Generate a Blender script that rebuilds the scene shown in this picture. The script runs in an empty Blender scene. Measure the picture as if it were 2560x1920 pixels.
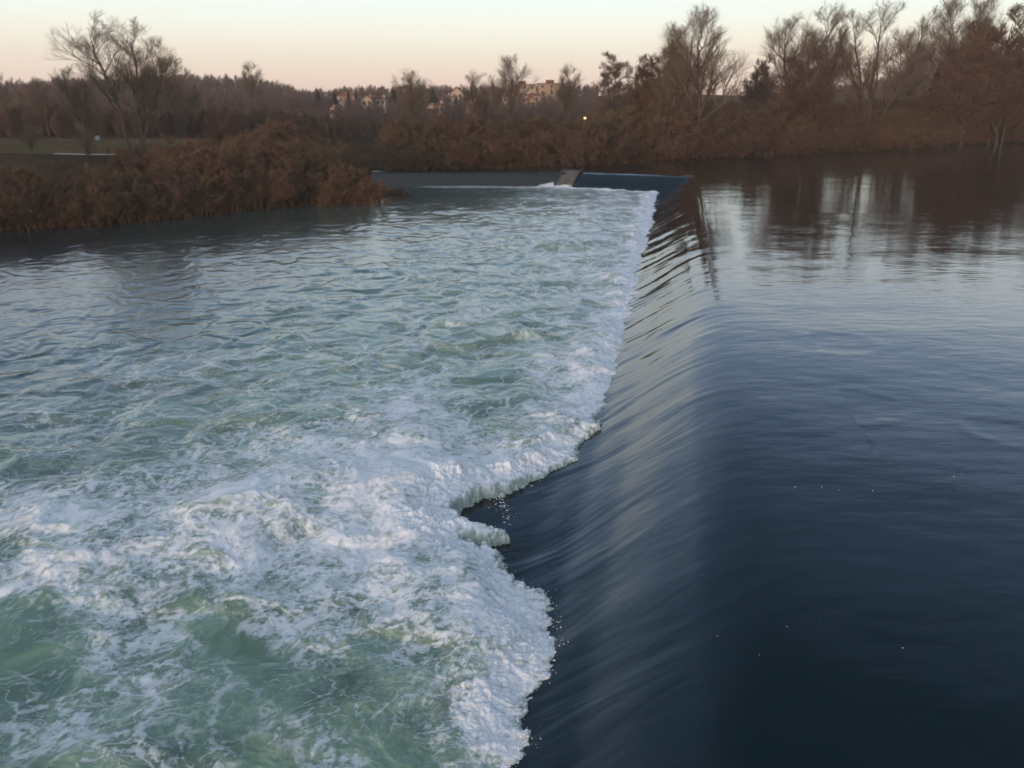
import bpy, math, random
import numpy as np
from mathutils import Vector

S = bpy.context.scene
COL = S.collection
# ------------------------------------------------------------------ camera, sky, sun, exposure
CAMZ = 8.5
PITCH = math.atan(281 / 804)
cd = bpy.data.cameras.new('camera'); cam = bpy.data.objects.new('camera', cd); COL.objects.link(cam)
cam.location = (0, 0, CAMZ); cam.rotation_euler = (math.pi / 2 - PITCH, 0, 0)
cd.sensor_width = 36; cd.lens = 36 * 804 / 1024; cd.clip_start = 0.1; cd.clip_end = 20000
S.camera = cam
cd.dof.use_dof = True; cd.dof.focus_distance = 17; cd.dof.aperture_fstop = .95

SUN_EL = math.radians(3.0)
SUN_AZ = math.radians(205)          # where the sun stands, clockwise from +Y: low behind the camera
w = bpy.data.worlds.new('World'); S.world = w; w.use_nodes = True
nt = w.node_tree; N = nt.nodes; L = nt.links
bg = N['Background']; out = N['World Output']
sky = N.new('ShaderNodeTexSky'); sky.sky_type = 'NISHITA'; sky.sun_disc = False
sky.sun_elevation = SUN_EL; sky.sun_rotation = SUN_AZ; sky.altitude = 200; sky.dust_density = 1.5
geo = N.new('ShaderNodeTexCoord'); sep = N.new('ShaderNodeSeparateXYZ'); L.new(geo.outputs['Generated'], sep.inputs[0])
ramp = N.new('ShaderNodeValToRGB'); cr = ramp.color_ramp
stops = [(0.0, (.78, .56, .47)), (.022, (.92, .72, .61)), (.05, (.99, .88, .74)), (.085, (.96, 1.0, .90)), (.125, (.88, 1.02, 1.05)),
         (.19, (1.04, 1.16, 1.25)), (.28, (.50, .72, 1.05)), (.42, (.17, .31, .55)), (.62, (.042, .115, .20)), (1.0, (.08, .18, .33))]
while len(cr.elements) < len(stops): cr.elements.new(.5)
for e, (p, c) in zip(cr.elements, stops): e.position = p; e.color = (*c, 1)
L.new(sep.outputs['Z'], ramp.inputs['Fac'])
# brighter towards the sunset behind the camera
sd = N.new('ShaderNodeVectorMath'); sd.operation = 'DOT_PRODUCT'; L.new(geo.outputs['Generated'], sd.inputs[0])
sd.inputs[1].default_value = (math.sin(SUN_AZ), math.cos(SUN_AZ), 0.12)
mr = N.new('ShaderNodeMapRange'); mr.interpolation_type = 'SMOOTHSTEP'
mr.inputs['From Min'].default_value = -0.1; mr.inputs['From Max'].default_value = 1.0
mr.inputs['To Min'].default_value = 0.0; mr.inputs['To Max'].default_value = 1.0; L.new(sd.outputs['Value'], mr.inputs['Value'])
glow = N.new('ShaderNodeMix'); glow.data_type = 'RGBA'; glow.blend_type = 'ADD'
glow.inputs[7].default_value = (1.25, 1.12, 1.05, 1)
L.new(mr.outputs[0], glow.inputs[0]); L.new(ramp.outputs['Color'], glow.inputs[6])
sc_ = N.new('ShaderNodeVectorMath'); sc_.operation = 'SCALE'; sc_.inputs['Scale'].default_value = 0.10
L.new(sky.outputs['Color'], sc_.inputs[0])
mx = N.new('ShaderNodeMix'); mx.data_type = 'RGBA'; mx.blend_type = 'ADD'; mx.inputs[0].default_value = 0.35
L.new(glow.outputs[2], mx.inputs[6]); L.new(sc_.outputs[0], mx.inputs[7])
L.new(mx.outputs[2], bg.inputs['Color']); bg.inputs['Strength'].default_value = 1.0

sl = bpy.data.lights.new('sun', 'SUN'); sun = bpy.data.objects.new('sun', sl); COL.objects.link(sun)
sl.energy = 2.1; sl.angle = math.radians(1.0); sl.color = (1, .60, .36)
sdir = Vector((math.sin(SUN_AZ) * math.cos(SUN_EL), math.cos(SUN_AZ) * math.cos(SUN_EL), math.sin(SUN_EL)))
sun.rotation_euler = sdir.to_track_quat('Z', 'Y').to_euler()
S.view_settings.view_transform = 'Standard'; S.view_settings.look = 'None'
S.view_settings.exposure = 0.0; S.view_settings.gamma = 1.0
S.cycles.max_bounces = 6; S.cycles.diffuse_bounces = 2; S.cycles.glossy_bounces = 3

# ------------------------------------------------------------------ helpers
def ray(dx, dy):
    x = dx * .46293; y = dy * .46293
    X = (x - 512) / 804; U = -(y - 384) / 804
    c, s = math.cos(PITCH), math.sin(PITCH)
    return np.array([X, c + U * s, -s + U * c])
def at(dx, dy, z):
    d = ray(dx, dy); t = (z - CAMZ) / d[2]; return d[0] * t, d[1] * t
def at_y(dx, dy, Y):
    d = ray(dx, dy); t = Y / d[1]; return d[0] * t, Y, CAMZ + d[2] * t

def prop(o, label=None, cat=None, group=None, kind=None):
    if label: o['label'] = label
    if cat: o['category'] = cat
    if group: o['group'] = group
    if kind: o['kind'] = kind
    return o
def empty(name, loc=(0, 0, 0), rz=0, scale=None):
    o = bpy.data.objects.new(name, None); COL.objects.link(o); o.location = loc; o.rotation_euler = (0, 0, rz)
    if scale is not None: o.scale = scale
    o.empty_display_size = .2
    return o
def mesh_np(name, v, quads=None, tris=None, smooth=True):
    me = bpy.data.meshes.new(name)
    nq = 0 if quads is None else len(quads); ntr = 0 if tris is None else len(tris)
    me.vertices.add(len(v)); me.vertices.foreach_set('co', np.ascontiguousarray(v, dtype=np.float32).ravel())
    loops = []
    if nq: loops.append(np.asarray(quads, dtype=np.int32).ravel())
    if ntr: loops.append(np.asarray(tris, dtype=np.int32).ravel())
    lp = np.concatenate(loops)
    me.loops.add(len(lp)); me.loops.foreach_set('vertex_index', lp)
    me.polygons.add(nq + ntr)
    st = np.concatenate([np.arange(nq) * 4, nq * 4 + np.arange(ntr) * 3]).astype(np.int32)
    me.polygons.foreach_set('loop_start', st)
    me.update(calc_edges=True)
    me.polygons.foreach_set('use_smooth', np.full(nq + ntr, smooth, dtype=bool))
    return me
def link(name, me, mat=None, parent=None):
    o = bpy.data.objects.new(name, me); COL.objects.link(o)
    if mat and not me.materials: me.materials.append(mat)
    if parent: o.parent = parent
    return o
def attr(me, name, a):
    at_ = me.attributes.new(name, 'FLOAT', 'POINT'); at_.data.foreach_set('value', np.ascontiguousarray(a, dtype=np.float32).ravel())
class Geo:
    def __init__(s): s.v = []; s.f = []
    def box(s, x0, x1, y0, y1, z0, z1):
        b = len(s.v); s.v += [(x, y, z) for z in (z0, z1) for y in (y0, y1) for x in (x0, x1)]
        s.f += [tuple(b + i for i in q) for q in ((0, 2, 3, 1), (4, 5, 7, 6), (0, 1, 5, 4), (2, 6, 7, 3), (0, 4, 6, 2), (1, 3, 7, 5))]
    def poly(s, pts, faces):
        b = len(s.v); s.v += pts; s.f += [tuple(b + i for i in q) for q in faces]
    def build(s, name, mat, parent=None, smooth=False):
        me = bpy.data.meshes.new(name); me.from_pydata(s.v, [], s.f); me.update()
        for p in me.polygons: p.use_smooth = smooth
        return link(name, me, mat, parent)

# numpy gradient noise
_rng = np.random.default_rng(7)
_perm = _rng.permutation(4096).astype(np.int32)
_ang = _rng.random(4096).astype(np.float32) * 2 * np.pi
_gx, _gy = np.cos(_ang), np.sin(_ang)
def pn(x, y, seed=0):
    x = np.asarray(x, dtype=np.float32) + seed * 17.31; y = np.asarray(y, dtype=np.float32) + seed * 9.77
    xf = np.floor(x); yf = np.floor(y); xi = xf.astype(np.int32); yi = yf.astype(np.int32); fx = x - xf; fy = y - yf
    u = fx * fx * fx * (fx * (fx * 6 - 15) + 10); v = fy * fy * fy * (fy * (fy * 6 - 15) + 10)
    a0 = _perm[xi & 4095]; a1 = _perm[(xi + 1) & 4095]; y0 = yi & 4095; y1 = (yi + 1) & 4095
    def g(a, yy, px, py):
        h = _perm[(a + yy) & 4095]; return _gx[h] * px + _gy[h] * py
    n00 = g(a0, y0, fx, fy); n10 = g(a1, y0, fx - 1, fy); n01 = g(a0, y1, fx, fy - 1); n11 = g(a1, y1, fx - 1, fy - 1)
    return ((n00 + u * (n10 - n00)) * (1 - v) + (n01 + u * (n11 - n01)) * v) * 1.45      # about -1..1
def sstep(a, b, x):
    t = np.clip((x - a) / (b - a), 0, 1); return t * t * (3 - 2 * t)

# ------------------------------------------------------------------ materials
def newmat(name):
    m = bpy.data.materials.new(name); m.use_nodes = True; return m, m.node_tree, m.node_tree.nodes['Principled BSDF']
def noise_node(nt, scale, detail=3, rough=.5, vec=None, dims='3D'):
    n = nt.nodes.new('ShaderNodeTexNoise'); n.inputs['Scale'].default_value = scale; n.inputs['Detail'].default_value = detail
    n.inputs['Roughness'].default_value = rough
    if vec: nt.links.new(vec, n.inputs['Vector'])
    return n
def simple(name, c1, c2, scale=1.0, rough=.85, bump=0, detail=4, spec=.2):
    m, nt, b = newmat(name)
    tc = nt.nodes.new('ShaderNodeTexCoord'); n = noise_node(nt, scale, detail, .6, tc.outputs['Object'])
    r = nt.nodes.new('ShaderNodeValToRGB'); r.color_ramp.elements[0].position = .35; r.color_ramp.elements[1].position = .65
    r.color_ramp.elements[0].color = (*c1, 1); r.color_ramp.elements[1].color = (*c2, 1)
    nt.links.new(n.outputs['Fac'], r.inputs['Fac']); nt.links.new(r.outputs['Color'], b.inputs['Base Color'])
    b.inputs['Roughness'].default_value = rough; b.inputs['Specular IOR Level'].default_value = spec
    if bump:
        bp = nt.nodes.new('ShaderNodeBump'); bp.inputs['Strength'].default_value = bump; bp.inputs['Distance'].default_value = .05
        nt.links.new(n.outputs['Fac'], bp.inputs['Height']); nt.links.new(bp.outputs['Normal'], b.inputs['Normal'])
    return m
def varied(name, cols, rough=.9):
    """one colour per object drawn from a ramp: trees of one kind differ a little"""
    m, nt, b = newmat(name)
    oi = nt.nodes.new('ShaderNodeObjectInfo'); tc = nt.nodes.new('ShaderNodeTexCoord')
    n = noise_node(nt, .5, 2, .5, tc.outputs['Object'])
    a = nt.nodes.new('ShaderNodeMath'); a.operation = 'MULTIPLY_ADD'; a.inputs[1].default_value = .35
    sb = nt.nodes.new('ShaderNodeMath'); sb.operation = 'MULTIPLY'; sb.inputs[1].default_value = .75
    nt.links.new(oi.outputs['Random'], sb.inputs[0]); nt.links.new(n.outputs['Fac'], a.inputs[0]); nt.links.new(sb.outputs[0], a.inputs[2])
    r = nt.nodes.new('ShaderNodeValToRGB'); cr = r.color_ramp
    while len(cr.elements) < len(cols): cr.elements.new(.5)
    for i, (e, c) in enumerate(zip(cr.elements, cols)): e.position = i / (len(cols) - 1); e.color = (*c, 1)
    nt.links.new(a.outputs[0], r.inputs['Fac']); nt.links.new(r.outputs['Color'], b.inputs['Base Color'])
    b.inputs['Roughness'].default_value = rough; b.inputs['Specular IOR Level'].default_value = .02
    return m
M = {}
M['bark'] = simple('bark', (.035, .028, .022), (.07, .056, .044), 3)
M['twig'] = varied('twig', [(.125, .095, .073), (.15, .11, .082), (.13, .105, .072)])
M['twig_red'] = varied('twig_red', [(.125, .078, .055), (.105, .070, .050), (.145, .090, .061)])
M['twig_bush'] = varied('twig_bush', [(.085, .062, .046), (.135, .084, .055), (.105, .079, .048), (.145, .098, .062)])
M['needle'] = simple('needle', (.018, .027, .017), (.034, .044, .026), 1.5)
M['wood_mass'] = simple('wood_mass', (.085, .058, .048), (.13, .076, .056), .03)
M['ground'] = simple('ground', (.035, .026, .018), (.06, .042, .026), .08, .95, .4, 4, 0)
M['grass'] = simple('grass', (.075, .060, .032), (.11, .085, .045), .12, .95, 0, 4, 0)
M['path'] = simple('path', (.28, .27, .25), (.36, .34, .31), .5, .9)
M['concrete'] = simple('concrete', (.06, .06, .055), (.11, .105, .095), 1.2, .8, .5)
M['concrete_dark'] = simple('concrete_dark', (.025, .027, .03), (.05, .05, .05), 1.2, .7, .5)
M['wall'] = varied('wall', [(.30, .22, .16), (.36, .30, .24), (.26, .19, .13), (.32, .23, .16)])
M['roof'] = varied('roof', [(.17, .06, .04), (.12, .055, .04), (.20, .085, .055)])
M['glass_dark'] = simple('glass_dark', (.02, .025, .03), (.04, .045, .05), 1, .15, 0, 2, .5)
M['metal'] = simple('metal', (.12, .12, .12), (.2, .2, .2), 2, .5)
M['reed'] = varied('reed', [(.085, .052, .032), (.11, .068, .04)])
m, nt_, b = newmat('lamp_glow'); b.inputs['Emission Color'].default_value = (1, .36, .07, 1); b.inputs['Emission Strength'].default_value = 1.3; M['lamp'] = m
m, nt_, b = newmat('window_glint'); b.inputs['Emission Color'].default_value = (1, .8, .4, 1); b.inputs['Emission Strength'].default_value = 2.5; M['emit_glint'] = m  # reflected glint on a window pane, put in as emission

def height_sum(nt, vec, layers):
    """bump height in metres: sum of noise layers (wavelength, amplitude)"""
    acc = None
    for lam, amp, det in layers:
        n = noise_node(nt, 1 / lam, det, .55, vec)
        mm = nt.nodes.new('ShaderNodeMath'); mm.operation = 'MULTIPLY_ADD'; mm.inputs[1].default_value = amp
        nt.links.new(n.outputs['Fac'], mm.inputs[0])
        if acc: nt.links.new(acc, mm.inputs[2])
        else: mm.inputs[2].default_value = 0
        acc = mm.outputs[0]
    return acc
def mapping(nt, scale, rot=0):
    g = nt.nodes.new('ShaderNodeNewGeometry'); mp = nt.nodes.new('ShaderNodeMapping')
    mp.inputs['Scale'].default_value = scale; mp.inputs['Rotation'].default_value = (0, 0, rot)
    nt.links.new(g.outputs['Position'], mp.inputs['Vector']); return mp.outputs['Vector']
def water_mat(name, layers, rough, base, ior=1.4, scale=(1, 1, 1), rot=0):
    m, nt, b = newmat(name)
    h = height_sum(nt, mapping(nt, scale, rot), layers)
    bp = nt.nodes.new('ShaderNodeBump'); bp.inputs['Strength'].default_value = 1; bp.inputs['Distance'].default_value = 1
    nt.links.new(h, bp.inputs['Height']); nt.links.new(bp.outputs['Normal'], b.inputs['Normal'])
    b.inputs['Base Color'].default_value = (*base, 1); b.inputs['Roughness'].default_value = rough
    b.inputs['IOR'].default_value = ior
    return m, nt, b
M['river'], nt_, b = water_mat('river_water', [(2.2, .018, 2), (.55, .008, 2), (.16, .0020, 2)], .05, (.0025, .009, .011), 1.45, (.6, 1.2, 1))
hs_ = height_sum(nt_, mapping(nt_, (.25, 1.6, 1), math.radians(-14)), [(.9, .008, 2), (.14, .0008, 1)])
fl_ = nt_.nodes.new('ShaderNodeAttribute'); fl_.attribute_name = 'flow'
mm_ = nt_.nodes.new('ShaderNodeMix'); mm_.data_type = 'FLOAT'; bpn = [n for n in nt_.nodes if n.type == 'BUMP'][0]
old = bpn.inputs['Height'].links[0].from_socket
nt_.links.new(fl_.outputs['Fac'], mm_.inputs[0]); nt_.links.new(old, mm_.inputs[2]); nt_.links.new(hs_, mm_.inputs[3]); nt_.links.new(mm_.outputs[0], bpn.inputs['Height'])
M['sheet'] = M['river']
# churned water below the weir: dark water, green aerated water and white foam, by how much air is in it
mF, nt_, b = water_mat('basin_water', [(.45, .010, 3), (.12, .003, 3)], .13, (.01, .02, .02), 1.4)
A = nt_.nodes.new('ShaderNodeAttribute'); A.attribute_name = 'aeration'
F = nt_.nodes.new('ShaderNodeAttribute'); F.attribute_name = 'foam'
mc = nt_.nodes.new('ShaderNodeMix'); mc.data_type = 'RGBA'; mc.inputs[6].default_value = (.012, .024, .028, 1); mc.inputs[7].default_value = (.165, .262, .190, 1)
nt_.links.new(A.outputs['Fac'], mc.inputs[0]); nt_.links.new(mc.outputs[2], b.inputs['Base Color'])
fo = nt_.nodes.new('ShaderNodeBsdfPrincipled'); fo.inputs['Base Color'].default_value = (.61, .66, .70, 1); fo.inputs['Roughness'].default_value = .8
fo.inputs['Specular IOR Level'].default_value = .15; fo.inputs['Subsurface Weight'].default_value = .85; fo.inputs['Subsurface Radius'].default_value = (1, 1, 1); fo.inputs['Subsurface Scale'].default_value = .22
h = height_sum(nt_, mapping(nt_, (1, 1, 1)), [(.30, .035, 5), (.06, .008, 3)])
bp = nt_.nodes.new('ShaderNodeBump'); bp.inputs['Strength'].default_value = .35; bp.inputs['Distance'].default_value = 1
nt_.links.new(h, bp.inputs['Height']); nt_.links.new(bp.outputs['Normal'], fo.inputs['Normal'])
fn = noise_node(nt_, 9, 5, .65, mapping(nt_, (1, 1, 1)))
ad = nt_.nodes.new('ShaderNodeMath'); ad.operation = 'MULTIPLY_ADD'; ad.inputs[1].default_value = .5; ad.inputs[2].default_value = -.25
nt_.links.new(fn.outputs['Fac'], ad.inputs[0])
sm = nt_.nodes.new('ShaderNodeMath'); sm.operation = 'ADD'; nt_.links.new(ad.outputs[0], sm.inputs[0]); nt_.links.new(F.outputs['Fac'], sm.inputs[1])
mrn = nt_.nodes.new('ShaderNodeMapRange'); mrn.inputs['From Min'].default_value = .08; mrn.inputs['From Max'].default_value = .92
nt_.links.new(sm.outputs[0], mrn.inputs['Value'])
ms = nt_.nodes.new('ShaderNodeMixShader'); nt_.links.new(mrn.outputs[0], ms.inputs[0]); nt_.links.new(b.outputs[0], ms.inputs[1]); nt_.links.new(fo.outputs[0], ms.inputs[2])
nt_.links.new(ms.outputs[0], nt_.nodes['Material Output'].inputs['Surface'])
M['basin'] = mF
M['foam'] = simple('foam_white', (.74, .77, .80), (.84, .86, .88), 4, .8)

# ------------------------------------------------------------------ weir geometry
C0 = np.array([22.5, 102.2])                       # inner corner of the crest
nd = np.array([-.2, -1.0]); nd /= np.hypot(*nd)    # near crest runs from the corner towards the camera
nn = np.array([nd[1], -nd[0]])                     # across it, downstream (to the left)
if nn[0] > 0: nn = -nn
P1 = np.array([8.97, 107.8]); P2 = np.array([-18.5, 109.3])
rd = (P1 - C0); LR = np.hypot(*rd); rd /= LR; rn = np.array([rd[1], -rd[0]]); rn = rn if rn[1] < 0 else -rn
ld = (P2 - P1); LL = np.hypot(*ld); ld /= LL; ln = np.array([ld[1], -ld[0]]); ln = ln if ln[1] < 0 else -ln
def dist_near(x, y): return (x - C0[0]) * nn[0] + (y - C0[1]) * nn[1]
def dist_right(x, y): return (x - C0[0]) * rn[0] + (y - C0[1]) * rn[1]
def dist_left(x, y): return (x - P1[0]) * ln[0] + (y - P1[1]) * ln[1]
def prof(d):
    return np.interp(d, [-4, -2, -1, -.4, 0, .5, 1, 2, 3, 4, 5, 6, 12], [0, -.005, -.02, -.045, -.08, -.19, -.36, -.84, -1.36, -1.76, -2.0, -2.1, -2.12])
_dd = np.linspace(-5, 12, 600); _pp = prof(_dd); _k = np.exp(-np.linspace(-2, 2, 31) ** 2); _k /= _k.sum()
_ps = np.convolve(np.pad(_pp, 15, mode='edge'), _k, 'valid')
def prof_s(d): return np.interp(d, _dd, _ps)
def prof_left(d): return np.interp(d, [-3, -.3, 0, .25, .5, 1.1, 1.8], [0, -.01, -.04, -.14, -.45, -1.3, -2.3])
fy_ = np.array([-30, 9, 10.3, 10.9, 11.4, 12.2, 13.3, 14.4, 15.6, 17.2, 17.9, 18.2, 18.7, 19.2, 20.0, 20.6, 21.2, 22.2, 23.4, 25.5, 28, 36, 49, 68, 100, 130])
fd_ = np.array([4.3, 4.2, 4.05, 4.1, 4.35, 4.1, 3.85, 4.2, 4.9, 6.1, 7.0, 6.1, 7.5, 7.9, 7.7, 7.0, 5.9, 5.15, 4.7, 4.35, 4.15, 4.1, 3.85, 4.0, 4.4, 4.4])
def foot(y): return np.interp(y, fy_, fd_)
ZL = -1.7

# upstream water, polar grid round the bridge where the camera stands
def polar(az0, az1, na, rs):
    az = np.linspace(az0, az1, na); A_, R_ = np.meshgrid(az, rs)
    return np.sin(A_) * R_, np.cos(A_) * R_
def grid_quads(nr, nc, mask=None):
    i = np.arange(nr * nc).reshape(nr, nc)
    q = np.stack([i[:-1, :-1], i[:-1, 1:], i[1:, 1:], i[1:, :-1]], -1)
    if mask is not None:
        k = mask[:-1, :-1] & mask[:-1, 1:] & mask[1:, 1:] & mask[1:, :-1]; q = q[k]
    return q.reshape(-1, 4)
def compact(v, q):
    used = np.zeros(len(v), bool); used[q.ravel()] = True; idx = np.cumsum(used) - 1
    return v[used], idx[q], used
rs = np.concatenate([np.linspace(.5, 6, 8), np.geomspace(6.5, 420, 520)])
X, Y = polar(math.radians(-40), math.radians(100), 520, rs)
dN, dR, dL = dist_near(X, Y), dist_right(X, Y), dist_left(X, Y)
dm = np.minimum(np.minimum(dN, dR), dL)
Z = prof_s(np.minimum(dm, 0)) - .006
def swell(X, Y):
    sp = np.hypot(X, Y) ** 2 / (CAMZ * 804) * 1.5 + .02; z = 0
    for lam, amp in ((7, .02), (3.2, .012), (1.5, .006)):
        z = z + pn(X / lam * .8, Y / lam, int(lam * 3)) * amp * np.clip(lam / sp / 2 - .5, 0, 1)
    return z
Z += swell(X, Y)
# boils: smooth upwellings with a rippled rim
for bx_, by_, br in ((10.2, 22.5, 1.5), (8.6, 19.6, 1.1), (13.5, 20.5, 1.0), (12.2, 29, 1.6), (6.8, 14.5, .7), (11, 12.5, .8)):
    rr = np.hypot(X - bx_, (Y - by_)) / br + pn(X * 1.3, Y * 1.3, 5) * .15
    Z += .012 * np.exp(-((rr - 1) / .12) ** 2) * (0.5 + .5 * pn(X * .7, Y * .7, 9)) - .01 * np.exp(-(rr / .8) ** 4)
q = grid_quads(*X.shape, mask=(dm < -2.4) | (((X - C0[0]) * nd[0] + (Y - C0[1]) * nd[1] < 1.2) & ((X - C0[0]) * rd[0] + (Y - C0[1]) * rd[1] < 1.2) & (dm < .1)))
v, q, _ = compact(np.stack([X, Y, Z], -1).reshape(-1, 3), q)
riv = link('river_upstream', mesh_np('river_upstream', v, q), M['river']); prop(riv, 'calm dark river water above the weir', kind='structure')

# the weir: two long faces of sliding water, a third lower face beyond a concrete pier
weir = empty('weir', (*C0, 0))
prop(weir, 'long low L-shaped weir with smooth dark water sliding over its crest into white foam', 'weir')
def strip(origin, along, across, ss, ds, pf, keep, amp_):
    SS, DD = np.meshgrid(ss, ds, indexing='ij')
    x = origin[0] + along[0] * SS + across[0] * DD; y = origin[1] + along[1] * SS + across[1] * DD
    z = pf(DD)
    r = np.hypot(x, y); spc = r / 804 * 1.3 + .01
    sk = SS - DD * .62 - np.where(DD > 0, DD * DD * .03, 0)                    # streaks drift down-river as they slide
    sk = sk + pn(SS * .35, DD * .2, 2) * .7 + pn(SS * 1.1, DD * .4, 6) * .16
    a = sstep(-1.2, 2.2, DD)
    tot = 0
    for lam, am, st in ((2.6, .035, 4.5), (1.3, .022, 3.6), (.6, .0105, 2.6), (.3, .0048, 2.0), (.15, .0016, 1.4)):
        wv = pn(sk / lam, DD / st + 11, int(lam * 40))
        tot = tot + wv * am * np.clip(lam / spc / 2 - .4, 0, 1)
    z = z + swell(x, y) * (1 - sstep(-1.5, .8, DD)); z = z + tot * (.08 * sstep(-2.2, -.8, DD) + .92 * a) * amp_ * (.45 + .75 * sstep(-.5, .6, pn(SS / 2.3, DD / 3.5, 77))) * (.42 + 1.25 * sstep(14, 50, r))
    vv = np.stack([x, y, z], -1)
    k = keep(SS, DD, x, y)
    qq = grid_quads(len(ss), len(ds), k)
    v_, q_, used_ = compact(vv.reshape(-1, 3), qq)
    me_ = mesh_np('spillway', v_, q_); attr(me_, 'flow', sstep(-1.2, 1.4, DD).ravel()[used_]); me_.transform(__import__('mathutils').Matrix.Translation((-C0[0], -C0[1], 0)))
    return me_
s_near = [0.0]
while s_near[-1] < 112:
    y = C0[1] + nd[1] * s_near[-1]; r = max(y, 7)
    s_near.append(s_near[-1] + min(.75 * r * r / (CAMZ * 804), .5))
s_near = np.array(s_near)
ds = np.concatenate([np.linspace(-3.4, 0, 110, endpoint=False), np.linspace(0, 10.5, 400)])
link('spillway_face', strip(C0, nd, nn, s_near, ds, prof_s, lambda s, d, x, y: (d <= dist_right(x, y) + .12) | (d < .3), 1.0), M['sheet'], weir)
sr = np.linspace(0, LR, 200); ds2 = np.linspace(-3.4, 4.2, 104)
link('spillway_face', strip(C0, rd, rn, sr, ds2, prof_s, lambda s, d, x, y: (d <= dist_near(x, y) + .12) | (d < .1), .5), M['sheet'], weir)
slf = np.linspace(0.2, LL, 240); ds3 = np.concatenate([np.linspace(-3.4, 0, 22), np.linspace(.03, 1.8, 36)])
link('spillway_face', strip(P1, ld, ln, slf, ds3, prof_left, lambda s, d, x, y: d < 5, .25), M['sheet'], weir)
# pier between the two far faces
g = Geo(); o0 = P1 - C0
def wl(a, b_, z): p = o0 + rd * a + rn * b_; return (p[0], p[1], z)
pr = [(-1.0, .18), (.1, .16), (.5, .05), (2.6, -1.15), (3.3, -1.75), (3.3, -3.0), (-1.0, -3.0)]
n_ = len(pr); pts = [wl(.2, a, z) for a, z in pr] + [wl(2.3, a, z) for a, z in pr]
fs = [tuple(range(n_)), tuple(reversed(range(n_, 2 * n_)))] + [((i + 1) % n_, i, n_ + i, n_ + (i + 1) % n_) for i in range(n_)]
g.poly(pts, fs); pier = g.build('pier', M['concrete'], weir)
g = Geo()
for a0, a1 in ((-.02, .2), (2.3, 2.5)):
    pr2 = [(p[0], p[1] + .14) for p in pr[:5]]; nn2 = len(pr2)
    lo = [(p[0], p[1] - .5) for p in pr[:5]]
    pts = [wl(a0, a, z) for a, z in pr2 + lo[::-1]] + [wl(a1, a, z) for a, z in pr2 + lo[::-1]]
    m_ = 2 * nn2
    g.poly(pts, [tuple(range(m_)), tuple(reversed(range(m_, 2 * m_)))] + [((i + 1) % m_, i, m_ + i, m_ + (i + 1) % m_) for i in range(m_)])
g.build('side_wall', M['concrete_dark'], weir)

# ------------------------------------------------------------------ churned basin below the weir
CP = '''430: 900 .05 .1, 1050 .1 .25, 1200 .25 .55, 1350 .5 .8
500: 100 0 0, 400 0 .03, 650 0 .08, 850 .08 .25, 1000 .25 .55, 1200 .32 .85, 1340 .5 .95
600: 50 0 0, 250 0 .02, 500 .02 .08, 750 .12 .4, 950 .25 .8, 1150 .3 .9, 1300 .5 1
700: 50 0 .02, 300 .04 .08, 500 .1 .25, 650 .2 .6, 800 .25 .85, 1000 .3 1, 1200 .36 1, 1300 .75 1
800: 50 .12 .15, 200 .22 .3, 350 .25 .5, 500 .25 .75, 700 .25 .95, 900 .32 1, 1100 .36 1, 1240 .65 1
900: 50 .25 .4, 300 .3 .7, 500 .26 .9, 700 .25 1, 800 .5 1, 860 .95 1, 910 .8 1, 960 .35 1, 1080 .12 1, 1180 .8 1
1000: 50 .25 .7, 200 .3 .8, 350 .35 .8, 500 .5 .9, 620 .65 1, 690 .8 1, 760 .9 1, 900 .95 1, 1050 .95 1, 1180 1 1
1080: 0 .72 .9, 100 .72 .9, 250 .55 .8, 400 .68 .9, 550 .92 1, 640 .75 1, 720 .75 1, 800 1 1, 950 1 1
1180: 0 .25 .9, 100 .75 .9, 250 .6 .9, 400 .7 1, 520 .97 1, 620 .9 1, 675 .6 1, 760 .97 1, 850 .97 1, 960 .95 1
1250: 50 .6 .9, 200 .52 .9, 400 .55 .9, 520 .75 1, 650 .62 1, 800 .85 1, 950 .82 1, 1060 .95 1
1330: 0 .12 1, 100 .3 1, 250 .62 1, 400 .3 1, 500 .25 1, 650 .6 1, 800 .5 1, 950 .6 1, 1090 .95 1
1400: 50 .08 1, 200 .52 1, 330 .35 1, 420 .08 1, 560 .08 1, 700 .6 1, 820 .33 1, 950 .38 1, 1060 .82 1, 1150 1 1
1480: 0 .15 1, 120 .25 1, 300 .5 1, 450 .3 1, 600 .25 1, 800 .2 1, 900 .3 1, 990 .2 1, 1030 .6 1, 1110 1 1
1560: 50 .38 1, 200 .5 1, 350 .25 1, 500 .18 1, 650 .3 1, 800 .25 1, 950 .12 1, 1045 .85 1
1650: 50 .3 1, 200 .42 1, 400 .28 1, 600 .12 1, 720 .5 1, 850 .05 1, 970 .25 1, 1060 .95 1
1800: 0 .3 1, 300 .4 1, 600 .2 1, 900 .2 1, 1060 .95 1'''
cps = []
for line in CP.split('\n'):
    yy, rest = line.split(':')
    for it in rest.split(','):
        a_, f_, r_ = it.split(); px, py = at(float(a_), float(yy), ZL); cps.append((px / py, 1 / py, float(f_), float(r_)))
cps = np.array(cps)
rb = [9.0]
while rb[-1] < 135: rb.append(rb[-1] + .55 * rb[-1] ** 2 / (10.2 * 804) + .002)
rb = np.concatenate([np.linspace(3, 9, 60, endpoint=False), np.array(rb)])
X, Y = polar(math.radians(-42), math.radians(15), 1150, rb)
print('basin', X.shape)
R_ = np.hypot(X, Y)
dN, dR, dL = dist_near(X, Y), dist_right(X, Y), dist_left(X, Y)
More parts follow.
